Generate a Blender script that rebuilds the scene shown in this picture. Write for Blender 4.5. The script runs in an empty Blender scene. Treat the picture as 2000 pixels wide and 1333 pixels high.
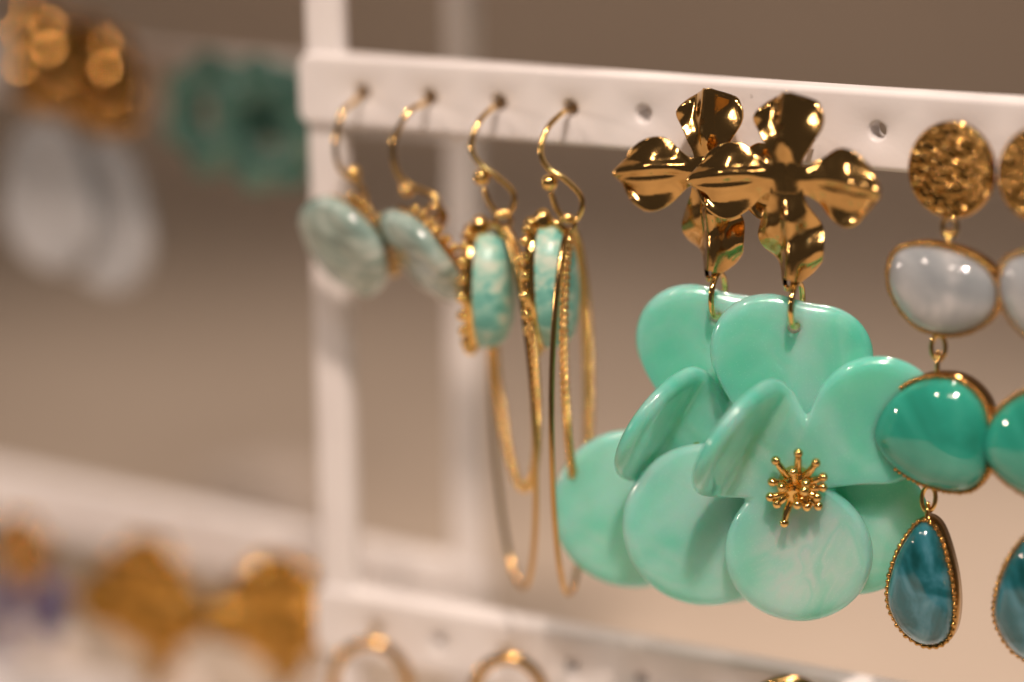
import bpy, math, random
from mathutils import Vector, Matrix, Euler, noise

# ------------------------------------------------------------------ camera, world, light
sc = bpy.context.scene
COL = sc.collection
PI = math.pi
F_PX = 5000.0                                   # focal length in photo pixels (2000 wide)
PITCH, ROLL, YAW = 0.246996, -0.009518, 0.494407
ORG = Vector((-23.79, 408.76, -61.18))          # hole 0 of the front bar, seen from the camera, mm
CAM_H = 212.0                                   # lens above the counter, mm
LVL = 91.64                                     # distance between two bars, mm
MM = 0.001

cp, sp = math.cos(PITCH), math.sin(PITCH)
right, fwd, up = Vector((1, 0, 0)), Vector((0, cp, -sp)), Vector((0, sp, cp))
cr, sr = math.cos(ROLL), math.sin(ROLL)
r2, u2 = cr * right + sr * up, -sr * right + cr * up
cam_d = bpy.data.cameras.new('camera')
cam = bpy.data.objects.new('camera', cam_d)
COL.objects.link(cam)
cm = Matrix.Identity(4)
for i in range(3):
    cm[i][0], cm[i][1], cm[i][2] = r2[i], u2[i], -fwd[i]
cm[2][3] = CAM_H * MM
cam.matrix_world = cm
cam_d.sensor_width = 36
cam_d.lens = F_PX / 2000 * 36
cam_d.clip_start = 0.01
cam_d.clip_end = 20
cam_d.dof.use_dof = True
cam_d.dof.focus_distance = 0.377
cam_d.dof.aperture_fstop = cam_d.lens / 25.0
cam_d.dof.aperture_blades = 0
sc.camera = cam

sc.render.engine = 'CYCLES'
sc.cycles.use_denoising = True
sc.cycles.max_bounces = 8
sc.cycles.sample_clamp_indirect = 6
sc.view_settings.view_transform = 'Standard'
sc.view_settings.look = 'None'
sc.view_settings.exposure = 0.0
sc.view_settings.gamma = 1.0

wd = bpy.data.worlds.new('World')
sc.world = wd
wd.use_nodes = True
bg = wd.node_tree.nodes['Background']
bg.inputs[0].default_value = (0.066, 0.053, 0.045, 1)
bg.inputs[1].default_value = 1.0

# rack frame: x along the bar to the right, y away from the viewer, z up (mm), origin at hole 0
ROT = Matrix.Rotation(-YAW, 4, 'Z')
O_W = Vector((ORG.x, ORG.y, ORG.z + CAM_H)) * MM
RACK = Matrix.Translation(O_W) @ ROT


def W(x, y, z):
    return RACK @ (Vector((x, y, z)) * MM)


def at(px, py, y):
    """rack-frame point (mm) on the plane at depth y that the photo shows at (px, py)."""
    ray = r2 * ((px - 1000) / F_PX) - u2 * ((py - 666.5) / F_PX) + fwd
    Ri = ROT.to_3x3().transposed()
    o, d = Ri @ (-ORG), Ri @ ray
    return o + d * ((y - o.y) / d.y)


TO_CAM = Vector((math.sin(YAW), -math.cos(YAW), 0))      # towards the viewer, level, rack frame
RIGHT = Vector((math.cos(YAW), math.sin(YAW), 0))        # picture right, rack frame


def aim(o, target):
    o.rotation_euler = (Vector(target) - o.location).to_track_quat('-Z', 'Y').to_euler()


def lamp(pos, power, color, radius, cone=70, blend=.6, tgt=(60, 0, -40)):
    d = bpy.data.lights.new('shop_or_added_spot', 'SPOT')
    d.energy = power
    d.color = color
    d.shadow_soft_size = radius * MM
    d.spot_size = math.radians(cone)
    d.spot_blend = blend
    o = bpy.data.objects.new('shop_or_added_spot', d)
    COL.objects.link(o)
    o.location = W(*pos)
    aim(o, W(*tgt))
    return o


WARM = (1.0, 0.79, 0.665)
COOL = (0.74, 0.90, 1.0)
lamp((370, -540, 900), 46, WARM, 40, 40, .6, (0, -50, -75))
lamp((250, -690, 770), 3.2, WARM, 42, 75, .8)
lamp((110, -720, 770), 1.9, WARM, 42, 75, .8)
lamp((-260, -690, 740), 5.0, WARM, 42, 75, .8)
lamp((330, -560, 640), 1.6, COOL, 40, 60)
lamp((-720, -360, 160), 5.0, WARM, 36, 70, .8, (-30, 10, -40))  # low side lamp, added for glints on the rear gold and left-facing petals
lamp((60, 480, 720), 19, WARM, 40, 38, 1.0, (72, 85, -151))       # downlight added to brighten the counter behind the racks
lamp((120, 330, 650), 2.6, WARM, 40, 110, 1.0, (160, 760, -20))    # wide lamp added to brighten the back wall


# ------------------------------------------------------------------ materials
def new_mat(name):
    m = bpy.data.materials.new(name)
    m.use_nodes = True
    nt = m.node_tree
    return m, nt, nt.nodes['Principled BSDF']


def node(nt, kind, **kw):
    n = nt.nodes.new(kind)
    for k, v in kw.items():
        if k in n.inputs:
            n.inputs[k].default_value = v
        else:
            setattr(n, k, v)
    return n


def ramp(nt, src, stops):
    r = nt.nodes.new('ShaderNodeValToRGB')
    e = r.color_ramp.elements
    while len(e) < len(stops):
        e.new(0.5)
    for s, (p, c) in zip(e, stops):
        s.position = p
        s.color = (*c, 1)
    nt.links.new(src, r.inputs[0])
    return r.outputs[0]


def bump(nt, b, src, strength, dist):
    n = nt.nodes.new('ShaderNodeBump')
    n.inputs['Strength'].default_value = strength
    n.inputs['Distance'].default_value = dist
    nt.links.new(src, n.inputs['Height'])
    nt.links.new(n.outputs[0], b.inputs['Normal'])


def coords(nt):
    return nt.nodes.new('ShaderNodeTexCoord').outputs['Object']


def mat_plastic():
    m, nt, b = new_mat('white_plastic')
    c = coords(nt)
    n = node(nt, 'ShaderNodeTexNoise', Scale=90.0, Detail=4.0)
    nt.links.new(c, n.inputs['Vector'])
    col = ramp(nt, n.outputs['Fac'], [(.3, (.78, .755, .75)), (.7, (.83, .81, .80))])
    nt.links.new(col, b.inputs['Base Color'])
    w = node(nt, 'ShaderNodeTexNoise', Scale=420.0, Detail=3.0)
    nt.links.new(c, w.inputs['Vector'])
    sp = ramp(nt, w.outputs['Fac'], [(.0, (.62, .60, .58)), (.265, (.80, .79, .78)), (.30, (1, 1, 1))])
    mx = nt.nodes.new('ShaderNodeMix')
    mx.data_type = 'RGBA'
    mx.blend_type = 'MULTIPLY'
    mx.inputs['Factor'].default_value = 1
    nt.links.new(col, mx.inputs['A'])
    nt.links.new(sp, mx.inputs['B'])
    nt.links.new(mx.outputs['Result'], b.inputs['Base Color'])
    rg = ramp(nt, n.outputs['Fac'], [(.35, (.28, .28, .28)), (.65, (.46, .46, .46))])
    nt.links.new(rg, b.inputs['Roughness'])
    n2 = node(nt, 'ShaderNodeTexNoise', Scale=1500.0, Detail=3.0)
    nt.links.new(c, n2.inputs['Vector'])
    bump(nt, b, n2.outputs['Fac'], .12, .0002)
    return m


def mat_gold(name, col=(.86, .57, .20), rough=.14, grain=2500.0, bstr=.06, bdist=.0001):
    m, nt, b = new_mat(name)
    c = coords(nt)
    b.inputs['Metallic'].default_value = 1
    n = node(nt, 'ShaderNodeTexNoise', Scale=140.0, Detail=5.0)
    nt.links.new(c, n.inputs['Vector'])
    k = ramp(nt, n.outputs['Fac'], [(.3, tuple(x * .86 for x in col)), (.7, tuple(min(1, x * 1.06) for x in col))])
    nt.links.new(k, b.inputs['Base Color'])
    mr = node(nt, 'ShaderNodeMapRange')
    nt.links.new(n.outputs['Fac'], mr.inputs['Value'])
    mr.inputs['To Min'].default_value = rough * .7
    mr.inputs['To Max'].default_value = rough * 1.5
    nt.links.new(mr.outputs[0], b.inputs['Roughness'])
    n2 = node(nt, 'ShaderNodeTexNoise', Scale=grain, Detail=2.0)
    nt.links.new(c, n2.inputs['Vector'])
    bump(nt, b, n2.outputs['Fac'], bstr, bdist)
    return m


def mat_stone(name, stops, scale=120.0, sss=.4, radius=(.002, .002, .002), rough=.08, distort=1.5, coat=.6,
              detail=5.0, glit=0.0, aniso=None, trans=0.0):
    m, nt, b = new_mat(name)
    c = coords(nt)
    src = c
    if aniso:
        mp = nt.nodes.new('ShaderNodeMapping')
        mp.inputs['Scale'].default_value = aniso
        nt.links.new(c, mp.inputs['Vector'])
        src = mp.outputs[0]
    n = node(nt, 'ShaderNodeTexNoise', Scale=scale, Detail=detail, Distortion=distort)
    nt.links.new(src, n.inputs['Vector'])
    col = ramp(nt, n.outputs['Fac'], stops)
    if glit:
        v = node(nt, 'ShaderNodeTexVoronoi', Scale=3800.0)
        nt.links.new(c, v.inputs['Vector'])
        g = ramp(nt, v.outputs['Distance'], [(.10, (glit,) * 3), (.2, (0, 0, 0))])
        mx = nt.nodes.new('ShaderNodeMix')
        mx.data_type = 'RGBA'
        mx.blend_type = 'ADD'
        mx.inputs['Factor'].default_value = 1
        nt.links.new(col, mx.inputs['A'])
        nt.links.new(g, mx.inputs['B'])
        col = mx.outputs['Result']
    nt.links.new(col, b.inputs['Base Color'])
    b.inputs['Roughness'].default_value = rough
    b.inputs['Subsurface Weight'].default_value = sss
    b.inputs['Subsurface Radius'].default_value = (1, 1, 1)
    b.inputs['Subsurface Scale'].default_value = 1.0
    b.inputs['Subsurface Radius'].default_value = radius
    b.inputs['Coat Weight'].default_value = coat
    b.inputs['Coat Roughness'].default_value = .03
    b.inputs['Transmission Weight'].default_value = trans
    b.inputs['IOR'].default_value = 1.5
    n3 = node(nt, 'ShaderNodeTexNoise', Scale=350.0, Detail=2.0)
    nt.links.new(c, n3.inputs['Vector'])
    bump(nt, b, n3.outputs['Fac'], .03, .0005)
    return m


def mat_acrylic(pearl=False):
    """pearl acrylic: cloudy mint resin with milky swirls and fine glitter."""
    m, nt, b = new_mat('mint_acrylic')
    c = coords(nt)
    n = node(nt, 'ShaderNodeTexNoise', Scale=50.0, Detail=2.0, Distortion=1.2)
    nt.links.new(c, n.inputs['Vector'])
    base = ramp(nt, n.outputs['Fac'], [(.30, (.17, .73, .57)), (.45, (.25, .80, .64)), (.56, (.36, .86, .72)),
                                       (.72, (.50, .92, .81))])
    w = node(nt, 'ShaderNodeTexNoise', Scale=24.0, Detail=4.0, Distortion=2.2, Roughness=.5)
    mp = nt.nodes.new('ShaderNodeMapping')
    mp.inputs['Location'].default_value = (.31, .12, .07)
    nt.links.new(c, mp.inputs['Vector'])
    nt.links.new(mp.outputs[0], w.inputs['Vector'])
    sw = ramp(nt, w.outputs['Fac'], [(.50, (0, 0, 0)), (.57, (.16, .16, .16)), (.61, (.04, .04, .04)), (.70, (.22, .22, .22))])
    if pearl:
        # a milky pearl swirl poured into the lowest petal
        q = node(nt, 'ShaderNodeTexNoise', Scale=46.0, Detail=3.0, Distortion=3.2, Roughness=.5)
        nt.links.new(c, q.inputs['Vector'])
        pq = ramp(nt, q.outputs['Fac'], [(.34, (.08,) * 3), (.49, (.62,) * 3), (.55, (.28,) * 3), (.66, (.78,) * 3)])
        vd = node(nt, 'ShaderNodeVectorMath', operation='DISTANCE')
        nt.links.new(c, vd.inputs[0])
        vd.inputs[1].default_value = (.0022, -.002, -.0108)
        mk = node(nt, 'ShaderNodeMapRange', interpolation_type='SMOOTHSTEP')
        nt.links.new(vd.outputs['Value'], mk.inputs['Value'])
        mk.inputs['From Min'].default_value = .0105
        mk.inputs['From Max'].default_value = .005
        mu = nt.nodes.new('ShaderNodeMath')
        mu.operation = 'MULTIPLY'
        nt.links.new(pq, mu.inputs[0])
        nt.links.new(mk.outputs[0], mu.inputs[1])
        mxx = nt.nodes.new('ShaderNodeMath')
        mxx.operation = 'MAXIMUM'
        nt.links.new(sw, mxx.inputs[0])
        nt.links.new(mu.outputs[0], mxx.inputs[1])
        sw = mxx.outputs[0]
    mx = nt.nodes.new('ShaderNodeMix')
    mx.data_type = 'RGBA'
    nt.links.new(sw, mx.inputs['Factor'])
    nt.links.new(base, mx.inputs['A'])
    mx.inputs['B'].default_value = (.78, .97, .92, 1)
    v = node(nt, 'ShaderNodeTexVoronoi', Scale=2600.0)
    nt.links.new(c, v.inputs['Vector'])
    g = ramp(nt, v.outputs['Distance'], [(.09, (.45, .45, .45)), (.16, (0, 0, 0))])
    ad = nt.nodes.new('ShaderNodeMix')
    ad.data_type = 'RGBA'
    ad.blend_type = 'ADD'
    ad.inputs['Factor'].default_value = .5
    nt.links.new(mx.outputs['Result'], ad.inputs['A'])
    nt.links.new(g, ad.inputs['B'])
    nt.links.new(ad.outputs['Result'], b.inputs['Base Color'])
    b.inputs['Subsurface Weight'].default_value = 1.0
    b.inputs['Subsurface Radius'].default_value = (.0013, .0042, .0034)
    b.inputs['Subsurface Scale'].default_value = 1.0
    b.inputs['Roughness'].default_value = .20
    b.inputs['Coat Weight'].default_value = 1.0
    b.inputs['Coat Roughness'].default_value = .02
    b.inputs['Transmission Weight'].default_value = .27
    b.inputs['IOR'].default_value = 1.49
    pm = node(nt, 'ShaderNodeMath', operation='MULTIPLY')
    nt.links.new(sw, pm.inputs[0])
    pm.inputs[1].default_value = .12
    nt.links.new(pm.outputs[0], b.inputs['Metallic'])
    n3 = node(nt, 'ShaderNodeTexNoise', Scale=120.0, Detail=1.0)
    nt.links.new(c, n3.inputs['Vector'])
    bump(nt, b, n3.outputs['Fac'], .05, .001)
    return m


def mat_matte(name, a, b_, scale, rough=.6, bs=.1, detail=6.0, aniso=None):
    m, nt, b = new_mat(name)
    c = coords(nt)
    src = c
    if aniso:
        mp = nt.nodes.new('ShaderNodeMapping')
        mp.inputs['Scale'].default_value = aniso
        nt.links.new(c, mp.inputs['Vector'])
        src = mp.outputs[0]
    n = node(nt, 'ShaderNodeTexNoise', Scale=scale, Detail=detail)
    nt.links.new(src, n.inputs['Vector'])
    nt.links.new(ramp(nt, n.outputs['Fac'], [(.3, a), (.7, b_)]), b.inputs['Base Color'])
    b.inputs['Roughness'].default_value = rough
    bump(nt, b, n.outputs['Fac'], bs, .001)
    return m


PLASTIC = mat_plastic()
GOLD = mat_gold('polished_gold', (.66, .41, .15), .12, 2200.0, .16, .0001)
GOLD_WIRE = mat_gold('gold_wire', (.92, .62, .22), .075, 900.0, .08)
GOLD_MATT = mat_gold('textured_gold', (.56, .33, .10), .10, 700.0, .15, .0004)
GOLD_SATIN = mat_gold('satin_gold', (.56, .31, .07), .17, 900.0, .1)
GOLD_BOSS = mat_gold('bright_gold_boss', (.62, .34, .08), .06)
GOLD_DARK = mat_gold('dark_gold', (.52, .28, .08), .06)
ACRYL = mat_acrylic()
ACRYL_PEARL = mat_acrylic(True)
TURQ = mat_stone('turquoise_stone', [(.32, (.13, .45, .39)), (.46, (.22, .57, .50)), (.55, (.38, .65, .55)), (.67, (.60, .73, .62))],
                 330.0, .3, (.001, .002, .002), .34, .8, .2, aniso=(1, 1, 1.6))
GREEN = mat_stone('green_glass_stone', [(.3, (.015, .23, .16)), (.5, (.03, .36, .27)), (.7, (.07, .44, .34))], 60.0, .5,
                  (.001, .004, .003), .05, 1.0, 1.0)
WHITE_ST = mat_stone('milky_white_stone', [(.3, (.27, .31, .33)), (.5, (.38, .41, .43)), (.68, (.62, .63, .63))], 110.0, .6,
                     (.003, .003, .003), .08, 1.0, .9)
TEAL = mat_stone('teal_blue_stone', [(.34, (.004, .07, .075)), (.47, (.015, .14, .17)), (.56, (.05, .22, .28)), (.72, (.16, .36, .43))],
                 110.0, .4, (.001, .003, .003), .05, 1.6, 1.0)
SHELL = mat_stone('pale_green_shell', [(.3, (.17, .27, .24)), (.47, (.31, .44, .40)), (.6, (.46, .58, .53)), (.75, (.72, .76, .71))],
                  60.0, .25, (.001, .001, .001), .12, 2.5, .9, aniso=(1, 1, 2.2))
FROST = mat_stone('frosted_white_resin', [(.3, (.36, .38, .40)), (.7, (.50, .51, .52))], 80.0, .6, (.003, .003, .003), .45, 1, .1)
ROSE_G = mat_stone('deep_green_resin', [(.3, (.05, .15, .125)), (.55, (.085, .22, .18)), (.75, (.24, .36, .29))], 90.0, .4,
                   (.001, .003, .002), .35, 2, .1)
VIOLET = mat_stone('violet_glass', [(.3, (.012, .008, .09)), (.7, (.035, .025, .19))], 100.0, .3, (.001, .001, .003), .1, 1, .8)
PEARL = mat_stone('cream_pearl', [(.3, (.70, .62, .55)), (.7, (.80, .74, .68))], 90.0, .3, (.002, .002, .002), .25, 1, .5)
COUNTER = mat_matte('counter_laminate', (.53, .45, .365), (.61, .525, .43), 9.0, .55, .05, aniso=(1, .35, 1))
WALLM = mat_matte('painted_wall', (.74, .60, .47), (.82, .68, .54), 5.0, .8, .2)


# ------------------------------------------------------------------ mesh helpers (all sizes in mm)
def link(o, parent=None):
    COL.objects.link(o)
    if parent is not None:
        o.parent = parent
    return o


def mesh_obj(name, vs, fs, mat, parent=None, smooth=True):
    me = bpy.data.meshes.new(name)
    me.from_pydata([tuple(Vector(v) * MM) for v in vs], [], fs)
    me.validate()
    me.update()
    if smooth:
        me.polygons.foreach_set('use_smooth', [True] * len(me.polygons))
    me.materials.append(mat)
    return link(bpy.data.objects.new(name, me), parent)


class Geo:
    def __init__(self):
        self.v, self.f = [], []

    def add(self, vs, fs):
        k = len(self.v)
        self.v += [Vector(v) for v in vs]
        self.f += [tuple(i + k for i in f) for f in fs]

    def obj(self, name, mat, parent=None, smooth=True):
        return mesh_obj(name, self.v, self.f, mat, parent, smooth)


def spline(pts, n, closed=False):
    pts = [Vector(p) for p in pts]
    out = []
    N = len(pts)
    segs = N if closed else N - 1
    for i in range(segs):
        if closed:
            p0, p1, p2, p3 = (pts[(i + k) % N] for k in (-1, 0, 1, 2))
        else:
            p1, p2 = pts[i], pts[i + 1]
            p0 = pts[i - 1] if i else p1 * 2 - p2
            p3 = pts[i + 2] if i + 2 < N else p2 * 2 - p1
        for k in range(n):
            t = k / n
            out.append(.5 * ((2 * p1) + (p2 - p0) * t + (2 * p0 - 5 * p1 + 4 * p2 - p3) * t * t + (3 * p1 - p0 - 3 * p2 + p3) * t ** 3))
    if not closed:
        out.append(pts[-1])
    return out


def frames(path, closed=False):
    N = len(path)
    T = []
    for i in range(N):
        if closed:
            t = path[(i + 1) % N] - path[i - 1]
        else:
            t = path[min(i + 1, N - 1)] - path[max(i - 1, 0)]
        T.append(t.normalized())
    ref = Vector((0, 0, 1)) if abs(T[0].z) < .9 else Vector((1, 0, 0))
    n = (ref - T[0] * ref.dot(T[0])).normalized()
    fr = []
    for i in range(N):
        n = (n - T[i] * n.dot(T[i])).normalized()
        fr.append((n.copy(), T[i].cross(n)))
    return fr


def tube(g, path, r, sides=10, closed=False, caps=True):
    path = [Vector(p) for p in path]
    fr = frames(path, closed)
    vs, fs = [], []
    N = len(path)
    for i, (p, (a, b)) in enumerate(zip(path, fr)):
        rr = r(i / max(1, N - 1)) if callable(r) else r
        for k in range(sides):
            an = 2 * PI * k / sides
            vs.append(p + (a * math.cos(an) + b * math.sin(an)) * rr)
    rng = N if closed else N - 1
    for i in range(rng):
        for k in range(sides):
            i2, k2 = (i + 1) % N, (k + 1) % sides
            fs.append((i * sides + k, i * sides + k2, i2 * sides + k2, i2 * sides + k))
    if caps and not closed:
        fs.append(tuple(range(sides))[::-1])
        fs.append(tuple((N - 1) * sides + k for k in range(sides)))
    g.add(vs, fs)


def resample(path, n, closed=False):
    pts = [Vector(p) for p in path]
    if closed:
        pts = pts + [pts[0]]
    L = [0]
    for a, b in zip(pts, pts[1:]):
        L.append(L[-1] + (b - a).length)
    out, j = [], 0
    cnt = n if closed else n - 1
    for i in range(n):
        s = L[-1] * i / cnt
        while j < len(L) - 2 and L[j + 1] < s:
            j += 1
        t = (s - L[j]) / max(1e-9, L[j + 1] - L[j])
        out.append(pts[j].lerp(pts[j + 1], min(1, t)))
    return out, L[-1]


def twisted(g, path, r_off, r_wire, pitch, per=7, closed=False):
    """two thin wires wound about a path, like a rope."""
    _, L = resample(path, 3)
    n = int(L / pitch * per)
    pts, L = resample(path, n, closed)
    fr = frames(pts, closed)
    for s in (0, PI):
        hp = []
        for i, (p, (a, b)) in enumerate(zip(pts, fr)):
            an = 2 * PI * i / per + s
            hp.append(p + (a * math.cos(an) + b * math.sin(an)) * r_off)
        tube(g, hp, r_wire, 6, False)


def sphere(g, c, r, seg=12, rings=8, sc_=(1, 1, 1)):
    c = Vector(c)
    vs, fs = [c + Vector((0, 0, r * sc_[2]))], []
    for i in range(1, rings):
        ph = PI * i / rings
        for k in range(seg):
            th = 2 * PI * k / seg
            vs.append(c + Vector((r * sc_[0] * math.sin(ph) * math.cos(th), r * sc_[1] * math.sin(ph) * math.sin(th), r * sc_[2] * math.cos(ph))))
    vs.append(c - Vector((0, 0, r * sc_[2])))
    for k in range(seg):
        fs.append((0, 1 + k, 1 + (k + 1) % seg))
        fs.append((len(vs) - 1, 1 + (rings - 2) * seg + (k + 1) % seg, 1 + (rings - 2) * seg + k))
    for i in range(rings - 2):
        for k in range(seg):
            a = 1 + i * seg + k
            b = 1 + i * seg + (k + 1) % seg
            fs.append((a, a + seg, b + seg, b))
    g.add(vs, fs)


def ring_path(c, r, ax, ay, n=28):
    c, ax, ay = Vector(c), Vector(ax), Vector(ay)
    return [c + ax * (r * math.cos(2 * PI * i / n)) + ay * (r * math.sin(2 * PI * i / n)) for i in range(n)]


def empty(name, label, cat, loc, rz=0, group=None):
    """an Empty in the rack frame (mm)."""
    o = bpy.data.objects.new(name, None)
    o.empty_display_size = .004
    COL.objects.link(o)
    o.matrix_world = Matrix.Translation(W(*loc)) @ ROT @ Matrix.Rotation(rz, 4, 'Z')
    o['label'], o['category'] = label, cat
    if group:
        o['group'] = group
    return o


def copy_tree(o, parent=None):
    c = o.copy()
    COL.objects.link(c)
    if parent is not None:
        c.parent = parent
    for ch in [x for x in bpy.data.objects if x.parent == o]:
        copy_tree(ch, c)
    return c


def place(o, loc, rz=0):
    o.matrix_world = Matrix.Translation(W(*loc)) @ ROT @ Matrix.Rotation(rz, 4, 'Z')


def smooth01(a, b, x):
    t = max(0., min(1., (x - a) / (b - a)))
    return t * t * (3 - 2 * t)


# plate: star-shaped outline r(th), mid-surface map (x, z) -> point, pill-shaped rim
def plate(g, rfun, fmap, thick, edge, nseg=180, nring=22):
    rim = [1 - math.cos(PI / 2 * k / 6) for k in range(1, 7)]         # 6 rim rings
    rows = []                                                          # (scale radius, inset, tau)
    R = [rfun(2 * PI * k / nseg) for k in range(nseg)]

    def pt(k, s):
        th = 2 * PI * k / nseg
        return math.cos(th) * s, math.sin(th) * s

    levels = [('frac', i / nring) for i in range(1, nring)]
    levels += [('rim', math.sin(PI / 2 * k / 9)) for k in range(0, 10)]
    mid, tau = [], []
    for kind, q in levels:
        for k in range(nseg):
            inner = max(R[k] - edge, R[k] * .5)
            s = inner * q if kind == 'frac' else inner + (R[k] - inner) * q
            x, z = pt(k, s)
            mid.append(fmap(x, z))
            tau.append(thick / 2 if kind == 'frac' else thick / 2 * math.sqrt(max(0, 1 - q * q)))
    nl = len(levels)
    c0 = fmap(0, 0)
    nor = []
    for i in range(nl):
        for k in range(nseg):
            a = mid[i * nseg + (k + 1) % nseg] - mid[i * nseg + k - 1] if k else mid[i * nseg + 1] - mid[i * nseg + nseg - 1]
            lo = mid[(i - 1) * nseg + k] if i else c0
            hi = mid[min(i + 1, nl - 1) * nseg + k]
            n = (hi - lo).cross(a)
            nor.append(n.normalized() if n.length > 1e-9 else Vector((0, -1, 0)))
    n0 = Vector((0, 0, 0))
    for k in range(nseg):
        n0 += nor[k]
    n0.normalize()
    if n0.y > 0:
        nor = [-n for n in nor]
        n0 = -n0
    vs, fs = [c0 + n0 * thick / 2], []
    for i in range(nl):
        for k in range(nseg):
            j = i * nseg + k
            vs.append(mid[j] + nor[j] * tau[j])
    off = len(vs)
    vs.append(c0 - n0 * thick / 2)
    for i in range(nl - 1):
        for k in range(nseg):
            j = i * nseg + k
            vs.append(mid[j] - nor[j] * tau[j])

    def F(i, k):
        return 1 + i * nseg + k % nseg

    def B(i, k):
        return F(i, k) if i == nl - 1 else off + 1 + i * nseg + k % nseg
    for k in range(nseg):
        fs.append((0, F(0, k), F(0, k + 1)))
        fs.append((off, B(0, k + 1), B(0, k)))
    for i in range(nl - 1):
        for k in range(nseg):
            fs.append((F(i, k), F(i + 1, k), F(i + 1, k + 1), F(i, k + 1)))
            fs.append((B(i, k + 1), B(i + 1, k + 1), B(i + 1, k), B(i, k)))
    g.add(vs, fs)


def union_outline(circles, k=1.5, rmax=60, n=180):
    """radius from the origin of a smooth union of (cx, cz, r) circles."""
    def sd(x, z):
        e = 0.0
        for cx, cz, r in circles:
            d = math.hypot(x - cx, z - cz) - r
            e += math.exp(-d / k)
        return -k * math.log(e) if e > 0 else 99
    tab = []
    for i in range(n):
        th = 2 * PI * i / n
        c, s = math.cos(th), math.sin(th)
        r = rmax
        while r > .5 and sd(c * r, s * r) > 0:
            r -= .25
        lo, hi = r, r + .25
        for _ in range(8):
            m_ = (lo + hi) / 2
            if sd(c * m_, s * m_) > 0:
                hi = m_
            else:
                lo = m_
        tab.append(lo)

    def rf(th):
        a = (th / (2 * PI) * n) % n
        i = int(a) % n
        t = a - int(a)
        return tab[i] * (1 - t) + tab[(i + 1) % n] * t
    return rf


def dome_cab(g, outline, height, base=1.0, p=2.3, rings=16, skirt=1.6, facets=0):
    """cabochon on a closed outline [(x, z)...]: front dome towards -y, flat back at y=+base."""
    N = len(outline)
    cx = sum(a[0] for a in outline) / N
    cz = sum(a[1] for a in outline) / N
    vs, fs = [Vector((cx, -height, cz))], []
    for i in range(1, rings + 1):
        s = math.sin(PI / 2 * i / rings)
        h = height * (1 - s ** p) ** (1 / p) if s < 1 else 0
        for (x, z) in outline:
            vs.append(Vector((cx + (x - cx) * s, -h, cz + (z - cz) * s)))
    for (x, z) in outline:
        vs.append(Vector((cx + (x - cx) * .97, base, cz + (z - cz) * .97)))
    vs.append(Vector((cx, base, cz)))
    for k in range(N):
        fs.append((0, 1 + k, 1 + (k + 1) % N))
    for i in range(rings):
        for k in range(N):
            a, b = 1 + i * N + k, 1 + i * N + (k + 1) % N
            fs.append((a, a + N, b + N, b))
    last = 1 + rings * N
    for k in range(N):
        fs.append((len(vs) - 1, last + (k + 1) % N, last + k))
    g.add(vs, fs)


def bezel(g, outline, depth, wall=.55, lift=.25, bead=.42, nbead=60):
    """thin metal cup round a stone, with a crimped front edge."""
    N = len(outline)
    cx = sum(a[0] for a in outline) / N
    cz = sum(a[1] for a in outline) / N

    def grow(x, z, d):
        L = math.hypot(x - cx, z - cz)
        return cx + (x - cx) * (L + d) / L, cz + (z - cz) * (L + d) / L
    prof = [(-.05, -lift * .2), (wall * .4, -lift), (wall, -lift * .4), (wall, depth * .5), (wall * .8, depth), (-1.5, depth + .12)]
    vs, fs = [], []
    for d, y in prof:
        for (x, z) in outline:
            X, Z = grow(x, z, d)
            vs.append((X, y, Z))
    P = len(prof)
    for i in range(P - 1):
        for k in range(N):
            k2 = (k + 1) % N
            fs.append((i * N + k, i * N + k2, (i + 1) * N + k2, (i + 1) * N + k))
    vs.append((cx, depth + .12, cz))
    for k in range(N):
        fs.append((len(vs) - 1, (P - 1) * N + k, (P - 1) * N + (k + 1) % N))
    g.add(vs, fs)
    pts, _ = resample([Vector((*grow(x, z, wall * .5), 0)) for x, z in outline], nbead, True)
    for i, q in enumerate(pts):
        sphere(g, (q.x, -lift * .6 - .1 * (i % 2), q.y), bead * (.9 + .25 * ((i * 7) % 5) / 5), 7, 5)


# ------------------------------------------------------------------ setting
def slab(name, x0, x1, y0, y1, z0, z1, mat):
    vs = [(x, y, z) for z in (z0, z1) for (x, y) in ((x0, y0), (x1, y0), (x1, y1), (x0, y1))]
    fs = [(3, 2, 1, 0), (4, 5, 6, 7), (0, 1, 5, 4), (1, 2, 6, 5), (2, 3, 7, 6), (3, 0, 4, 7)]
    o = mesh_obj(name, vs, fs, mat, None, False)
    o['kind'] = 'structure'
    return o


slab('counter', -900, 900, 90, 1150, -30, 0, COUNTER)
slab('wall', -1500, 1500, 1160, 1200, -700, 1500, WALLM)

TABLE_Z = -(ORG.z + CAM_H)            # counter height in the rack frame


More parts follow.
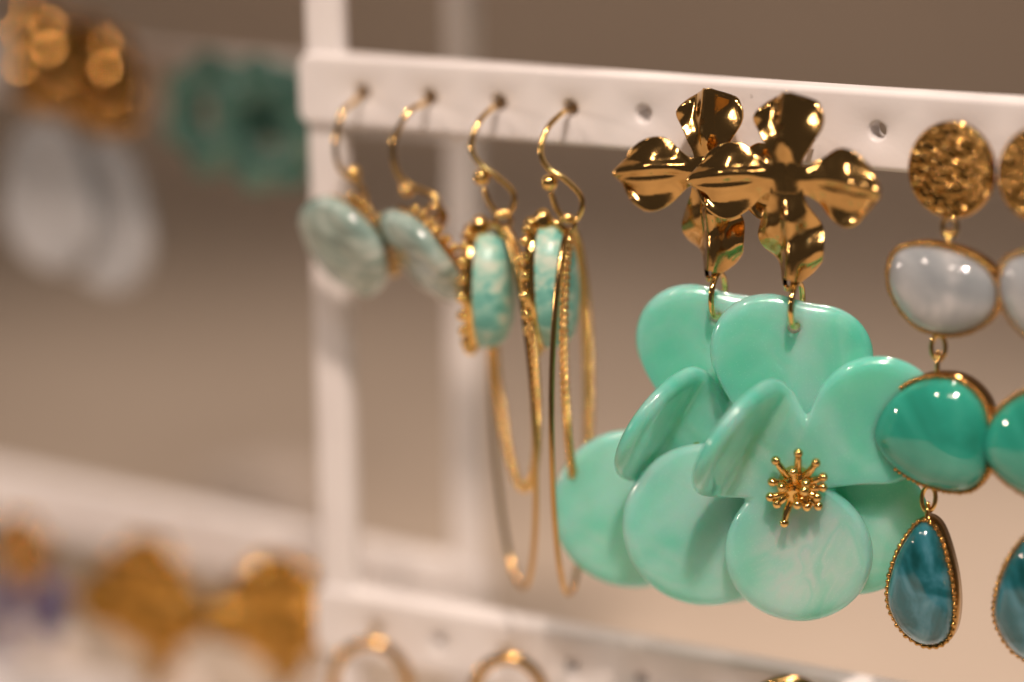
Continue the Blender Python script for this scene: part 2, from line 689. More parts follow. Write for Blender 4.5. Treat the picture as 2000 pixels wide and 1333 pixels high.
# ------------------------------------------------------------------ racks
def holed_bar(parent, x0, x1, holes, zc, yd=5.0, hh=5.9, lip=.9):
    """perforated bar: rounded box with real round holes along it."""
    g = Geo()
    n = 24
    rh, rr = 1.28, 1.75
    zt, zb = hh - lip, -hh + lip
    edges = [x0 + lip]
    for a, b in zip(holes, holes[1:]):
        edges.append((a + b) / 2)
    edges = [x0 + lip] + edges[1:] + [x1 - lip]
    for side, y in ((-1, 0.0), (1, yd)):
        for h, xa, xb in zip(holes, edges, edges[1:]):
            rect, ring, ring2 = [], [], []
            for k in range(n):
                th = 2 * PI * k / n + PI / n
                c, s = math.cos(th), math.sin(th)
                ex = (xb - h) if c > 0 else (h - xa)
                t = min(ex / abs(c) if abs(c) > 1e-6 else 1e9, (zt if s > 0 else -zb) / abs(s) if abs(s) > 1e-6 else 1e9)
                rect.append(Vector((h + c * t, y, zc + s * t)))
                ring.append(Vector((h + c * rr, y, zc + s * rr)))
                ring2.append(Vector((h + c * (rh + .12), y - side * .22, zc + s * (rh + .12))))
            # corners
            vs = rect + ring + ring2
            vs += [Vector((h + rh * math.cos(2 * PI * k / n + PI / n), y - side * .6, zc + rh * math.sin(2 * PI * k / n + PI / n))) for k in range(n)]
            fs = []
            for L in range(3):
                for k in range(n):
                    q = (L * n + k, L * n + (k + 1) % n, (L + 1) * n + (k + 1) % n, (L + 1) * n + k)
                    fs.append(q if side > 0 else q[::-1])
            for (sx, sz) in ((1, 1), (-1, 1), (-1, -1), (1, -1)):
                cv = Vector((xb if sx > 0 else xa, y, zc + (zt if sz > 0 else zb)))
                a_ = math.atan2(cv.z - zc, cv.x - h) % (2 * PI)
                k = int(((a_ - PI / n) / (2 * PI / n)) % n)
                vs.append(cv)
                fs.append((k, len(vs) - 1, (k + 1) % n))
            g.add(vs, fs)
    for h in holes:
        vs, fs = [], []
        for y in (.6, yd - .6):
            for k in range(n):
                th = 2 * PI * k / n + PI / n
                vs.append((h + rh * math.cos(th), y, zc + rh * math.sin(th)))
        for k in range(n):
            fs.append((k, (k + 1) % n, n + (k + 1) % n, n + k))
        g.add(vs, fs)
    # rounded outer shell swept round the rectangle outline
    prof = []
    for k in range(7):
        a = PI / 2 * k / 6
        prof.append((lip * math.sin(a), lip * (1 - math.cos(a))))
    for k in range(7):
        a = PI / 2 * k / 6
        prof.append((lip * math.cos(a), yd - lip * (1 - math.sin(a))))
    out = []
    rc = 1.6
    for cx, cz, a0 in ((x1 - lip - rc, zt - rc, 0), (x0 + lip + rc, zt - rc, 90), (x0 + lip + rc, zb + rc, 180), (x1 - lip - rc, zb + rc, 270)):
        for k in range(7):
            a = math.radians(a0 + 15 * k)
            out.append((cx, cz, math.cos(a), math.sin(a)))
    vs, fs = [], []
    m = len(out)
    for d, y in prof:
        for cx, cz, c, s in out:
            vs.append((cx + c * (rc + d), y, zc + cz + s * (rc + d)))
    for i in range(len(prof) - 1):
        for k in range(m):
            fs.append((i * m + k, i * m + (k + 1) % m, (i + 1) * m + (k + 1) % m, (i + 1) * m + k))
    g.add(vs, fs)
    o = g.obj('perforated_bar', PLASTIC, parent, True)
    md = o.modifiers.new('edge', 'EDGE_SPLIT')
    md.split_angle = math.radians(50)
    return o


def post(parent, x0, x1, y0, y1, z0, z1, name='post'):
    g = Geo()
    rc = 1.1
    sec = []
    for cx, cy, a0 in ((x1 - rc, y1 - rc, 0), (x0 + rc, y1 - rc, 90), (x0 + rc, y0 + rc, 180), (x1 - rc, y0 + rc, 270)):
        for k in range(5):
            a = math.radians(a0 + 22.5 * k)
            sec.append((cx + rc * math.cos(a), cy + rc * math.sin(a)))
    m = len(sec)
    vs = [(x, y, z) for z in (z0, z1) for x, y in sec]
    fs = [(k, (k + 1) % m, m + (k + 1) % m, m + k) for k in range(m)] + [tuple(range(m))[::-1], tuple(range(m, 2 * m))]
    g.add(vs, fs)
    o = g.obj(name, PLASTIC, parent, True)
    md = o.modifiers.new('edge', 'EDGE_SPLIT')
    md.split_angle = math.radians(50)
    return o


HOLES = [12.5 * i for i in range(0, 13)]
front = empty('earring_rack', 'sharp white perforated earring rack in front, holding the mint flowers', 'earring rack', (0, 0, TABLE_Z))
TZ = -TABLE_Z
holed_bar(front, -12.4, 163, HOLES, TZ - .55)
holed_bar(front, -12.4, 163, HOLES, TZ - LVL - .55)
post(front, -11.6, -4.7, 1.2, 4.6, .5, TZ + 47)
post(front, 155, 162, 1.2, 4.6, .5, TZ + 47)
post(front, -13.5, 164.5, -14, 20, 0, 4.0, 'base')

rear = empty('earring_rack', 'blurred white perforated earring rack standing behind at left', 'earring rack', (-3.0, 42, TABLE_Z), math.radians(-4.5))
RH = [-6.0 - 12.5 * i for i in range(0, 16)][::-1]
for lv in (0, -1):
    holed_bar(rear, -205, 0, RH, TZ - 8.7 + lv * LVL - .55)
post(rear, -7.4, -.6, 1.2, 4.6, .5, TZ + 47)
post(rear, -204, -197, 1.2, 4.6, .5, TZ + 47)
post(rear, -206, 1.5, -14, 20, 0, 4.0, 'base')


blocker = empty('shade_board', 'white shelf added out of view above both earring racks to shade the rear one', 'blocker', (-90, 0, 47.2))  # unseen board, added to cast shade on the rear rack
g = Geo()
sv = [(x, y, z) for z in (0, 3) for (x, y) in ((-128, -13), (132, -13), (132, 44), (-128, 44))]
g.add(sv, [(3, 2, 1, 0), (4, 5, 6, 7), (0, 1, 5, 4), (1, 2, 6, 5), (2, 3, 7, 6), (3, 0, 4, 7)])
g.obj('board', PLASTIC, blocker, False)


def rear_pt(px, py, y):
    """photo point on a plane y (mm) in front of the rear rack's face, rack frame."""
    return at(px, py, y)


# ------------------------------------------------------------------ gold flower studs
def interp(tab, u):
    n = len(tab)
    for i in range(n - 1):
        (a, va), (b, vb) = tab[i], tab[i + 1]
        if u <= b or i == n - 2:
            t = min(1, (u - a) / (b - a))
            ma = (vb - tab[i - 1][1]) / (b - tab[i - 1][0]) * (b - a) if i else vb - va
            mb = (tab[i + 2][1] - va) / (tab[i + 2][0] - a) * (b - a) if i + 2 < n else vb - va
            return max(.1, (2 * t ** 3 - 3 * t * t + 1) * va + (t ** 3 - 2 * t * t + t) * ma + (3 * t * t - 2 * t ** 3) * vb + (t ** 3 - t * t) * mb)


def gold_petal(parent, ang, length, wl, wr, hfun, thick=.6, scale=1.0, loc=(0, 0, 0), name='petal', hole=False, mat=None):
    """one crumpled petal: ang in degrees in the x-z plane, wl/wr half-width tables left/right of travel."""
    NU, NV = 54, 40
    ca_, sa_ = math.cos(math.radians(ang)), math.sin(math.radians(ang))
    mid = []
    for i in range(NU + 1):
        u = math.sin(PI / 2 * i / NU) ** 1.0
        for j in range(NV + 1):
            v = -math.cos(PI * j / NV)
            w = interp(wl, u) if v > 0 else interp(wr, u)
            # round the tip: the centre line runs a little further than the sides
            a = u * length * (1 - .10 * u * v * v)
            b = v * w
            f = hfun(u, v, a, b)
            x, z = ca_ * a - sa_ * b, sa_ * a + ca_ * b
            mid.append(Vector((x, -f, z)) * scale)
    n = NV + 1
    nor = []
    for i in range(NU + 1):
        for j in range(n):
            du = mid[min(i + 1, NU) * n + j] - mid[max(i - 1, 0) * n + j]
            dv = mid[i * n + min(j + 1, NV)] - mid[i * n + max(j - 1, 0)]
            q = du.cross(dv)
            if q.length < 1e-9:
                q = nor[-n] if len(nor) >= n else Vector((0, -1, 0))
            q = q.normalized()
            nor.append(q if q.y < 0 else -q)
    th = thick * scale
    vs, fs = [], []
    for s in (1, -1):
        for i in range(NU + 1):
            for j in range(n):
                k = i * n + j
                e = min(1, min(j, NV - j) / 3.0, (NU - i) / 3.0)
                vs.append(mid[k] + nor[k] * (s * th / 2 * math.sqrt(max(0, 1 - (1 - e) ** 2))))
    M_ = len(mid)
    for i in range(NU):
        for j in range(NV):
            a = i * n + j
            if hole and .90 < math.sin(PI / 2 * (i + .5) / NU) < .955 and abs(j + .5 - NV / 2) < 2.6:
                continue
            fs.append((a, a + 1, a + n + 1, a + n))
            fs.append((M_ + a, M_ + a + n, M_ + a + n + 1, M_ + a + 1))
    # weld the shared rim
    g = Geo()
    g.add(vs, fs)
    o = g.obj(name, mat or GOLD, parent)
    o.location = Vector(loc) * MM
    import bmesh
    bm = bmesh.new()
    bm.from_mesh(o.data)
    bmesh.ops.remove_doubles(bm, verts=bm.verts, dist=1e-6)
    bmesh.ops.recalc_face_normals(bm, faces=bm.faces)
    bm.to_mesh(o.data)
    bm.free()
    for p in o.data.polygons:
        p.use_smooth = True
    return o


def soft_abs(v, k):
    return math.sqrt(v * v + k * k) - k


def gold_flower_parts(parent, loc, scale=1.0, seed=0, hole=True, mat=None):
    """hub with four crumpled petals as children of the hub; -y is the front."""
    g = Geo()
    sphere(g, (0, 0.3, 0), 2.6, 20, 10, (1, .42, 1))
    tube(g, [(0, .5, 0), (0, 9, 4.0 if hole else 2.5)], .45, 8)
    hub = g.obj('flower_hub', GOLD, parent)
    hub.location = Vector(loc) * MM
    hub.scale = (scale,) * 3
    nz = lambda a, b, s: (noise.noise(Vector((a * .23 + s, b * .23 - s * .7, seed + s))) + .10 * noise.noise(Vector((a * .62 + s, b * .62 - s, seed + 2 * s)))
                          + .02 * noise.noise(Vector((a * 1.6 + s, b * 1.6 - s, seed + 3 * s))))
    side_u = [(0, 2.4), (.18, 2.0), (.32, 3.0), (.50, 4.9), (.64, 5.2), (.78, 4.6), (.90, 3.3), (.97, 2.0), (1, .9)]
    side_d = [(0, 2.4), (.18, 2.1), (.32, 3.0), (.50, 5.0), (.66, 5.9), (.80, 5.5), (.91, 3.9), (.97, 2.3), (1, 1.0)]

    def h_side(u, v, a, b):
        s = 1 if v > 0 else -1
        f = .5 + 1.5 * u - 2.4 * soft_abs(v, .10) * smooth01(.05, .45, u)
        f += .55 * math.exp(-((b - .9) / .55) ** 2) * smooth01(.1, .5, u) * (1 - u * .4)      # pinched crease
        f -= .55 * math.exp(-((b + .25) / .42) ** 2) * smooth01(.12, .5, u) * (1 - u * .35)      # groove under the crease
        f += 1.5 * smooth01(.55, 1, abs(v)) * smooth01(.35, .8, u) * (1 if v < 0 else .5)      # curled rim
        f += .6 * nz(a, b, 3.1) * smooth01(.2, .6, u) - .35 * math.sin(a * .55 + b * .8) * abs(v) * u
        return f

    def h_top(u, v, a, b):
        f = .4 + .8 * u - 1.2 * u * u + 1.5 * math.exp(-(b / 1.1) ** 2) * smooth01(.15, .5, u) * (1.1 - u)
        f += -1.3 * v * v * smooth01(.2, .7, u) + .9 * math.cos(b * 1.05 + .4) * smooth01(.4, .9, u)
        f += .8 * nz(a, b, 7.3) * smooth01(.2, .6, u)
        return f

    def h_bot(u, v, a, b):
        f = .5 - .2 * u + 1.8 * math.exp(-((b - .8) / 1.3) ** 2) * smooth01(.1, .4, u) - 1.6 * u * u
        f += -1.7 * v * v * smooth01(.15, .5, u) + .9 * math.sin(a * .5 + b * .5) * smooth01(.3, .6, u)
        f += .9 * nz(a, b, 11.9) * smooth01(.2, .6, u)
        return f
    top_l = [(0, 2.3), (.2, 2.3), (.4, 3.6), (.60, 5.2), (.74, 5.5), (.86, 4.4), (.95, 3.0), (1, 1.2)]
    top_r = [(0, 2.3), (.2, 2.4), (.4, 3.7), (.62, 4.9), (.8, 4.8), (.91, 3.9), (.97, 2.6), (1, 1.2)]
    bot_l = [(0, 2.3), (.2, 2.7), (.4, 4.1), (.6, 5.0), (.78, 4.6), (.9, 3.2), (.96, 2.4), (1, 1.1)]
    bot_r = [(0, 2.3), (.2, 2.9), (.4, 4.5), (.55, 5.3), (.72, 4.9), (.88, 2.6), (.96, 1.9), (1, 1.0)]
    kw = dict(thick=.62, scale=1.0, mat=mat)
    gold_petal(hub, 186, 15.2, side_d, side_u, lambda u, v, a, b: h_side(u, -v, a, -b), **kw)    # left: v>0 lies below
    gold_petal(hub, -4, 14.6, side_u, side_d, lambda u, v, a, b: h_side(u, v, a, b), **kw)
    gold_petal(hub, 91, 12.3, top_l, top_r, h_top, **kw)
    gold_petal(hub, -88, 16.6, bot_l, bot_r, h_bot, hole=hole, **kw)
    return hub


# ------------------------------------------------------------------ mint flower earrings
def drill(g, holes, r=1.0):
    """cut round holes (x, z) right through a plate, along y."""
    def tmp(gg):
        me = bpy.data.meshes.new('tmp')
        me.from_pydata([tuple(v) for v in gg.v], [], gg.f)
        o = bpy.data.objects.new('tmp', me)
        COL.objects.link(o)
        return o
    body = tmp(g)
    cut = Geo()
    for x, z in holes:
        tube(cut, [(x, -30, z), (x, 30, z)], r, 20)
    c = tmp(cut)
    md = body.modifiers.new('cut', 'BOOLEAN')
    md.operation, md.solver, md.object = 'DIFFERENCE', 'EXACT', c
    bpy.context.view_layer.update()
    ev = body.evaluated_get(bpy.context.evaluated_depsgraph_get())
    me = ev.to_mesh()
    if len(me.vertices) > 100:
        g.v = [v.co.copy() for v in me.vertices]
        g.f = [tuple(p.vertices) for p in me.polygons]
    ev.to_mesh_clear()
    for o in (body, c):
        m_ = o.data
        bpy.data.objects.remove(o)
        bpy.data.meshes.remove(m_)


def bend_fn(phi_deg, r0, r1):
    phi = math.radians(phi_deg)
    tabL, tabF = [0.0], [0.0]
    st = .25
    for i in range(200):
        a = phi * smooth01(r0, r1, (i + .5) * st)
        tabL.append(tabL[-1] + math.cos(a) * st)
        tabF.append(tabF[-1] + math.sin(a) * st)

    def f(r):
        if r <= 0:
            return r, 0.0
        k = r / st
        i = min(198, int(k))
        t = k - i
        return tabL[i] * (1 - t) + tabL[i + 1] * t, tabF[i] * (1 - t) + tabF[i + 1] * t
    return f


def layer_map(petals, y0):
    """petals: (axis deg, bend deg, r0, r1, side cup). Points bend forward along the nearest petal axis."""
    P = [(math.radians(a), bend_fn(b, r0, r1), cup) for a, b, r0, r1, cup in petals]

    def f(x, z):
        th = math.atan2(z, x)
        acc, wsum = Vector((0, 0, 0)), 0
        for ax, bf, cup in P:
            d = (th - ax + PI) % (2 * PI) - PI
            w = math.exp(-(d / .62) ** 4) + 1e-5
            ca_, sa_ = math.cos(ax), math.sin(ax)
            rd, t = x * ca_ + z * sa_, -x * sa_ + z * ca_
            L, F_ = bf(rd)
            F_ += cup * t * t * smooth01(2, 12, rd)
            acc += Vector((L * ca_ - t * sa_, -F_, L * sa_ + t * ca_)) * w
            wsum += w
        p = acc / wsum
        return Vector((p.x, p.y + y0, p.z))
    return f


def make_flower_earring():
    root = empty('flower_earring', 'front mint acrylic flower earring with gold stamens, under the right gold four-petal stud',
                 'earring', tuple(at(1540, 345, -10)), 0, 'mint flower earrings on the white bar')
    gold_flower_parts(root, (0, 0, 0), 1.0, 1)
    g = Geo()
    rc_ = at(1556, 596, -10.4) - at(1540, 345, -10)
    tube(g, ring_path(rc_, 3.3, (.12, -.99, 0), (0, 0, 1)), .45, 10, True)
    g.obj('jump_ring', GOLD_WIRE, root)
    C0 = at(1555, 938, -11) - at(1540, 345, -10)
    TURN = math.radians(20)
    RT = Matrix.Rotation(TURN, 3, 'Z')
    # back layer: top heart petal, lower-left and lower-right round petals
    g = Geo()
    rf = union_outline([(-4.7, 19.0, 8.4), (3.2, 18.2, 7.6), (-1, 13, 8.5), (-13.2, -8.4, 12.7), (8.6, -7.4, 11.2), (0, 0, 7)], 1.1)
    plate(g, rf, layer_map([(92, -3, 6, 24, -.004), (212, 4, 8, 28, -.006), (-40, -10, 8, 24, -.004)], 2.4), 3.0, 2.5, 220, 22)
    drill(g, [(-.8, 22.6)])
    o = g.obj('back_petals', ACRYL, root)
    o.location = C0 * MM
    o.rotation_euler.z = TURN
    # front layer
    g = Geo()
    rf = union_outline([(.6, -10.9, 10.9), (11.8, 10.0, 9.7), (-8.9, 7.9, 10.2), (0, 0, 5)], .8)
    plate(g, rf, layer_map([(-86, -6, 4, 22, .002), (40, 3, 5, 22, .004), (150, 67, 4, 14, -.004)], -1.4), 2.9, 2.4, 220, 24)
    o = g.obj('front_petals', ACRYL_PEARL, root)
    o.location = C0 * MM
    o.rotation_euler.z = TURN
    # stamens
    g = Geo()
    sphere(g, (0, 0, 0), 2.7, 20, 12, (1, .75, 1.1))
    for v in g.v:
        v += v.normalized() * .35 * noise.noise(v * .9)
    core = g.obj('stamen_core', GOLD_WIRE, root)
    core.location = (C0 + RT @ Vector((0.1, -3.4, .2))) * MM
    core.rotation_euler.z = TURN
    rnd = random.Random(11)
    # (picture angle in degrees, lift towards the viewer, length)
    for an, el, L in ((128, .35, 6.2), (84, .30, 6.6), (58, .32, 6.4), (28, .42, 5.2), (8, .45, 5.6), (-16, .55, 5.0), (-38, .45, 5.4), (-62, .6, 4.6),
                      (-103, .28, 6.8), (-140, .50, 5.0), (172, .55, 4.6), (205, .45, 4.9), (100, .85, 4.6), (40, .95, 4.4), (-80, 1.0, 4.3),
                      (160, 1.05, 4.4), (10, 1.25, 4.5)):
        th = math.radians(an) + rnd.uniform(-.08, .08)
        d = Vector((math.cos(th) * math.cos(el), -math.sin(el), math.sin(th) * math.cos(el)))
        b0 = d * 1.4
        tip = d * L * .84 + Vector((rnd.uniform(-.3, .3), 0, rnd.uniform(-.1, .4)))
        g = Geo()
        tube(g, spline([b0, b0.lerp(tip, .5) + Vector((rnd.uniform(-.2, .2), -.35, rnd.uniform(-.2, .2))), tip], 4), lambda t: .72 - .24 * t, 10)
        sphere(g, tip, .72, 14, 9)
        g.obj('stamen', GOLD_WIRE, core)
    return root


f1 = make_flower_earring()
f2 = copy_tree(f1)
place(f2, tuple(at(1386, 333, -5.5)), math.radians(-1.5))
f2['label'] = 'rear mint acrylic flower earring, half hidden behind the other, under the left gold four-petal stud'

# ------------------------------------------------------------------ cabochon drop earrings
Y_CAB = -8.5


def outline_px(pts, c, y):
    q = [at(px, py, y) for px, py in pts]
    loop = spline([Vector((p.x - c.x, p.z - c.z, 0)) for p in q], 7, True)
    return [(p.x, p.y) for p in loop]


def make_cab_earring():
    c = at(1860, 332, -4)
    root = empty('drop_earring', 'gold disc earring with milky, green and teal stones, whole column left of its pair',
                 'earring', tuple(c), 0, 'three stone drop earrings at the right')
    # nugget-textured disc: small merged bumps with dark valleys
    g = Geo()
    NR, NS = 64, 200
    RX, RZ = 6.35, 6.9
    rnd = random.Random(8)
    bumps = []
    for a in range(-7, 8):
        for b in range(-8, 9):
            px_, pz_ = (a + .5 * (b % 2)) * 1.25 + rnd.uniform(-.4, .4), b * 1.05 + rnd.uniform(-.35, .35)
            bumps.append((px_, pz_, rnd.uniform(.55, .85), rnd.uniform(0, PI), rnd.uniform(.7, 1.15)))
    vs, fs = [Vector((0, -1.1, 0))], []
    for i in range(1, NR + 1):
        for k in range(NS):
            th = 2 * PI * k / NS
            s = i / NR
            x, z = RX * s * math.cos(th), RZ * s * math.sin(th)
            rid = 0
            for bx, bz, br, ba, bh in bumps:
                dx, dz = x - bx, z - bz
                if abs(dx) < 1.4 and abs(dz) < 1.4:
                    u_, v_ = dx * math.cos(ba) + dz * math.sin(ba), -dx * math.sin(ba) + dz * math.cos(ba)
                    q = (u_ / (br * 1.45)) ** 2 + (v_ / br) ** 2
                    if q < 1:
                        rid = max(rid, bh * math.sqrt(1 - q))
            e = 1 if s < .93 else max(0, 1 - ((s - .93) / .07) ** 2)
            vs.append(Vector((x, -.75 - .62 * rid * e, z)))
    for k in range(NS):
        th = 2 * PI * k / NS
        vs.append(Vector((RX * 1.02 * math.cos(th), -.4, RZ * 1.02 * math.sin(th))))
    for k in range(NS):
        th = 2 * PI * k / NS
        vs.append(Vector((RX * math.cos(th), .3, RZ * math.sin(th))))
    for k in range(NS):
        fs.append((0, 1 + k, 1 + (k + 1) % NS))
    for i in range(NR + 1):
        for k in range(NS):
            a, b = 1 + i * NS + k, 1 + i * NS + (k + 1) % NS
            fs.append((a, a + NS, b + NS, b))
    fs.append(tuple(1 + (NR + 1) * NS + k for k in range(NS)))
    g.add(vs, fs)
    tube(g, [(-.1, .2, 4.6), (-.1, 9, 4.6)], .45, 8)
    g.obj('stud_disc', GOLD_MATT, root)

    def links(p0, p1, nm='chain_link'):
        a, b = at(*p0, -6.2) - c, at(*p1, -7.2) - c
        d = b - a
        for i, (t0, t1, ax) in enumerate(((0, .6, (1, 0, 0)), (.42, 1, (.3, -.95, 0)))):
            g = Geo()
            m = a + d * ((t0 + t1) / 2)
            hl = d.length * (t1 - t0) / 2
            pts = [m + Vector(ax) * (1.05 * math.cos(q)) + d.normalized() * (hl * math.sin(q)) for q in [2 * PI * k / 22 for k in range(22)]]
            tube(g, pts, .36, 8, True)
            g.obj(nm, GOLD_WIRE, root)
    links((1856, 424), (1852, 490))
    links((1834, 655), (1830, 735))
    links((1816, 950), (1808, 1032))

    def stone(pts, mat, h, depth, nm, nb, rock=0.0):
        cc = at(sum(p[0] for p in pts) / len(pts), sum(p[1] for p in pts) / len(pts), Y_CAB)
        ol = outline_px(pts, cc, Y_CAB)
        g = Geo()
        dome_cab(g, ol, h, depth - .3)
        o = g.obj(nm, mat, root)
        o.location = (cc - c) * MM
        g = Geo()
        bezel(g, ol, depth, .6, .35, .44, nb)
        b = g.obj('bezel', GOLD_MATT, o)
        return o
    stone([(1739, 545), (1750, 496), (1796, 480), (1868, 492), (1926, 524), (1948, 572), (1930, 622), (1866, 650), (1798, 636), (1757, 594)],
          WHITE_ST, 3.6, 3.0, 'milky_stone', 64)
    stone([(1710, 845), (1738, 783), (1797, 744), (1868, 744), (1918, 786), (1933, 855), (1922, 930), (1878, 957), (1800, 940), (1738, 898)],
          GREEN, 4.2, 3.2, 'green_stone', 70)
    stone([(1806, 1020), (1832, 1042), (1852, 1110), (1862, 1190), (1850, 1246), (1808, 1258), (1762, 1226), (1737, 1166), (1752, 1090), (1782, 1036)],
          TEAL, 3.4, 3.0, 'teal_stone', 0 or 48)
    return root


cab1 = make_cab_earring()
cab2 = copy_tree(cab1)
c2 = at(2037, 342, -4)
place(cab2, tuple(c2), math.radians(-3))
cab2['label'] = 'gold disc earring with milky, green and blue stones, cut off by the right photo edge'
for ch in cab2.children:
    if not ch.name.startswith('stud_disc'):
        ch.location.x += 3.3 * MM

# ------------------------------------------------------------------ ear wires
def ear_wire(root, pts, r=.42, ball=None, rb=1.25):
    g = Geo()
    tube(g, spline(pts, 8), r, 10)
    o = g.obj('ear_wire', GOLD_WIRE, root)
    if ball is not None:
        g = Geo()
        sphere(g, ball, rb, 20, 12)
        g.obj('ball', GOLD_WIRE, o)
    return o


def basis(zaxis_front):
    """rotation whose local -y looks along the given direction, z as upright as possible."""
    y = -Vector(zaxis_front).normalized()
    x = y.cross(Vector((0, 0, 1))).normalized()
    z = x.cross(y)
    m_ = Matrix((x, y, z)).transposed()
    return m_.to_4x4()


# ------------------------------------------------------------------ hoop earrings with turquoise cabochon
def hoop_path(top, bot, front, back, n=10):
    """marquise loop through top, front side, bottom, back side."""
    T, B = Vector(top), Vector(bot)

    def side(s):
        out = []
        for k in range(1, 3 * n):
            ph = PI * k / (3 * n)
            w = math.sin(ph) if ph > PI / 2 else math.sin(ph) ** 1.25
            out.append(T.lerp(B, (1 - math.cos(ph)) / 2) + Vector(s) * w)
        return out
    f, b = side(front), side(back)
    return [T] + f + [B] + b[::-1]


def make_hoop(hole_x, px_wire, hang_px, bot_px, fr_off, tw_top_px, tw_bot_px, tw_off, stone_px, stone_face, label):
    base = Vector((hole_x, 0, 0))
    root = empty('hoop_earring', label, 'earring', tuple(base), 0, 'long marquise hoop earrings with turquoise stones')
    P = lambda px, py, y: at(px, py, y) - base
    wire = [Vector((0, 8.5, -7.0)), Vector((0, 7.2, -2.2)), Vector((0, 4, -.75)), Vector((0, 0, -.75))] + [P(*q) for q in px_wire[:-1]]
    ear_wire(root, wire, .43, P(*px_wire[-1]), 1.3)
    hang = P(*hang_px)
    g = Geo()
    tube(g, ring_path(hang + Vector((0, 0, -.2)), 1.2, RIGHT, (0, 0, 1), 20), .4, 8, True)
    g.obj('jump_ring', GOLD_WIRE, root)
    top = hang + Vector((0, 0, -1.2))
    bot = P(*bot_px)
    off = TO_CAM * fr_off[0] + RIGHT * fr_off[1]
    g = Geo()
    tube(g, hoop_path(top, bot, off, -off, 16), .45, 10, True)
    g.obj('smooth_hoop', GOLD, root)
    g = Geo()
    tt, tb = P(*tw_top_px), P(*tw_bot_px)
    off2 = TO_CAM * tw_off[0] + RIGHT * tw_off[1]
    pth = hoop_path(tt, tb, off2, -off2, 16)
    twisted(g, pth + [pth[0]], .40, .40, 2.3, 9)
    g.obj('twisted_hoop', GOLD_WIRE, root)
    # cabochon hanging inside, seen from its edge
    cx, cy, cyy, hh = stone_px
    sc_ = P(cx, cy, cyy)
    pl = bpy.data.objects.new('pendant', None)
    N = 40
    ol = [(5.6 * math.cos(2 * PI * k / N), hh * math.sin(2 * PI * k / N)) for k in range(N)]
    g = Geo()
    dome_cab(g, ol, 5.2, 1.2, 3.3, 14)
    st = g.obj('turquoise_stone', TURQ, root)
    st.matrix_local = Matrix.Translation(sc_ * MM) @ basis(stone_face)
    g = Geo()
    bezel(g, ol, 1.5, .25, .05, .12, 30)
    bz = g.obj('bezel', GOLD_WIRE, st)
    gb = Geo()
    sphere(gb, (0, 0, 0), .86, 12, 8)
    first = None
    for k in range(21):
        a = 2 * PI * (k + .5) / 21
        if first is None:
            o = first = gb.obj('bead', GOLD_WIRE, st)
        else:
            o = link(first.copy(), st)
        o.location = Vector((6.1 * math.cos(a), 1.5, (hh + .5) * math.sin(a))) * MM
    g = Geo()
    tube(g, [top, sc_ + Vector((0, 0, hh + 1.5)) * .999], .5, 8)
    sphere(g, sc_ + Vector((0, 0, hh + .4)), 1.5, 12, 8, (1, 1, 1.5))
    g.obj('cap', GOLD_WIRE, root)
    bpy.data.objects.remove(pl)
    return root


make_hoop(37.5, [(1097, 222, -4.5), (1070, 250, -7.5), (1056, 292, -9.5), (1068, 326, -10), (1105, 352, -9.5), (1136, 388, -9), (1130, 424, -9),
                 (1108, 432, -9), (1088, 410, -9.3), (1076, 376, -9.8), (1073, 357, -10)],
          (1108, 436, -9), (1115, 1158, -9), (10.0, -2.9), (1117, 452, -7), (1136, 968, -6.5), (9.0, -2.1),
          (1062, 560, -9, 9.6), RIGHT * .95 + TO_CAM * .25 + Vector((0, 0, .05)),
          'long gold hoop earring with turquoise stone, just left of the mint flowers')
make_hoop(25.0, [(958, 214, -4.5), (935, 240, -7.5), (920, 285, -9.5), (934, 318, -10), (970, 345, -9.5), (1003, 378, -9), (998, 412, -9),
                 (978, 422, -9), (956, 398, -9.3), (944, 368, -9.8), (940, 347, -10)],
          (982, 428, -8), (1017, 1146, -8), (10.0, 3.4), (990, 450, -8.5), (1020, 952, -8.5), (9.0, 3.2),
          (938, 566, -8, 9.2), RIGHT * .97 + TO_CAM * .22 + Vector((0, 0, .0)),
          'long gold hoop earring with turquoise stone, nearer the shell earrings on the left')


# ------------------------------------------------------------------ shell disc earrings
def cam_dir(rx, uy, tc):
    """direction given as picture right, up, towards viewer, turned into the rack frame."""
    w = r2 * rx + u2 * uy - fwd * tc
    return (ROT.to_3x3().transposed() @ w).normalized()


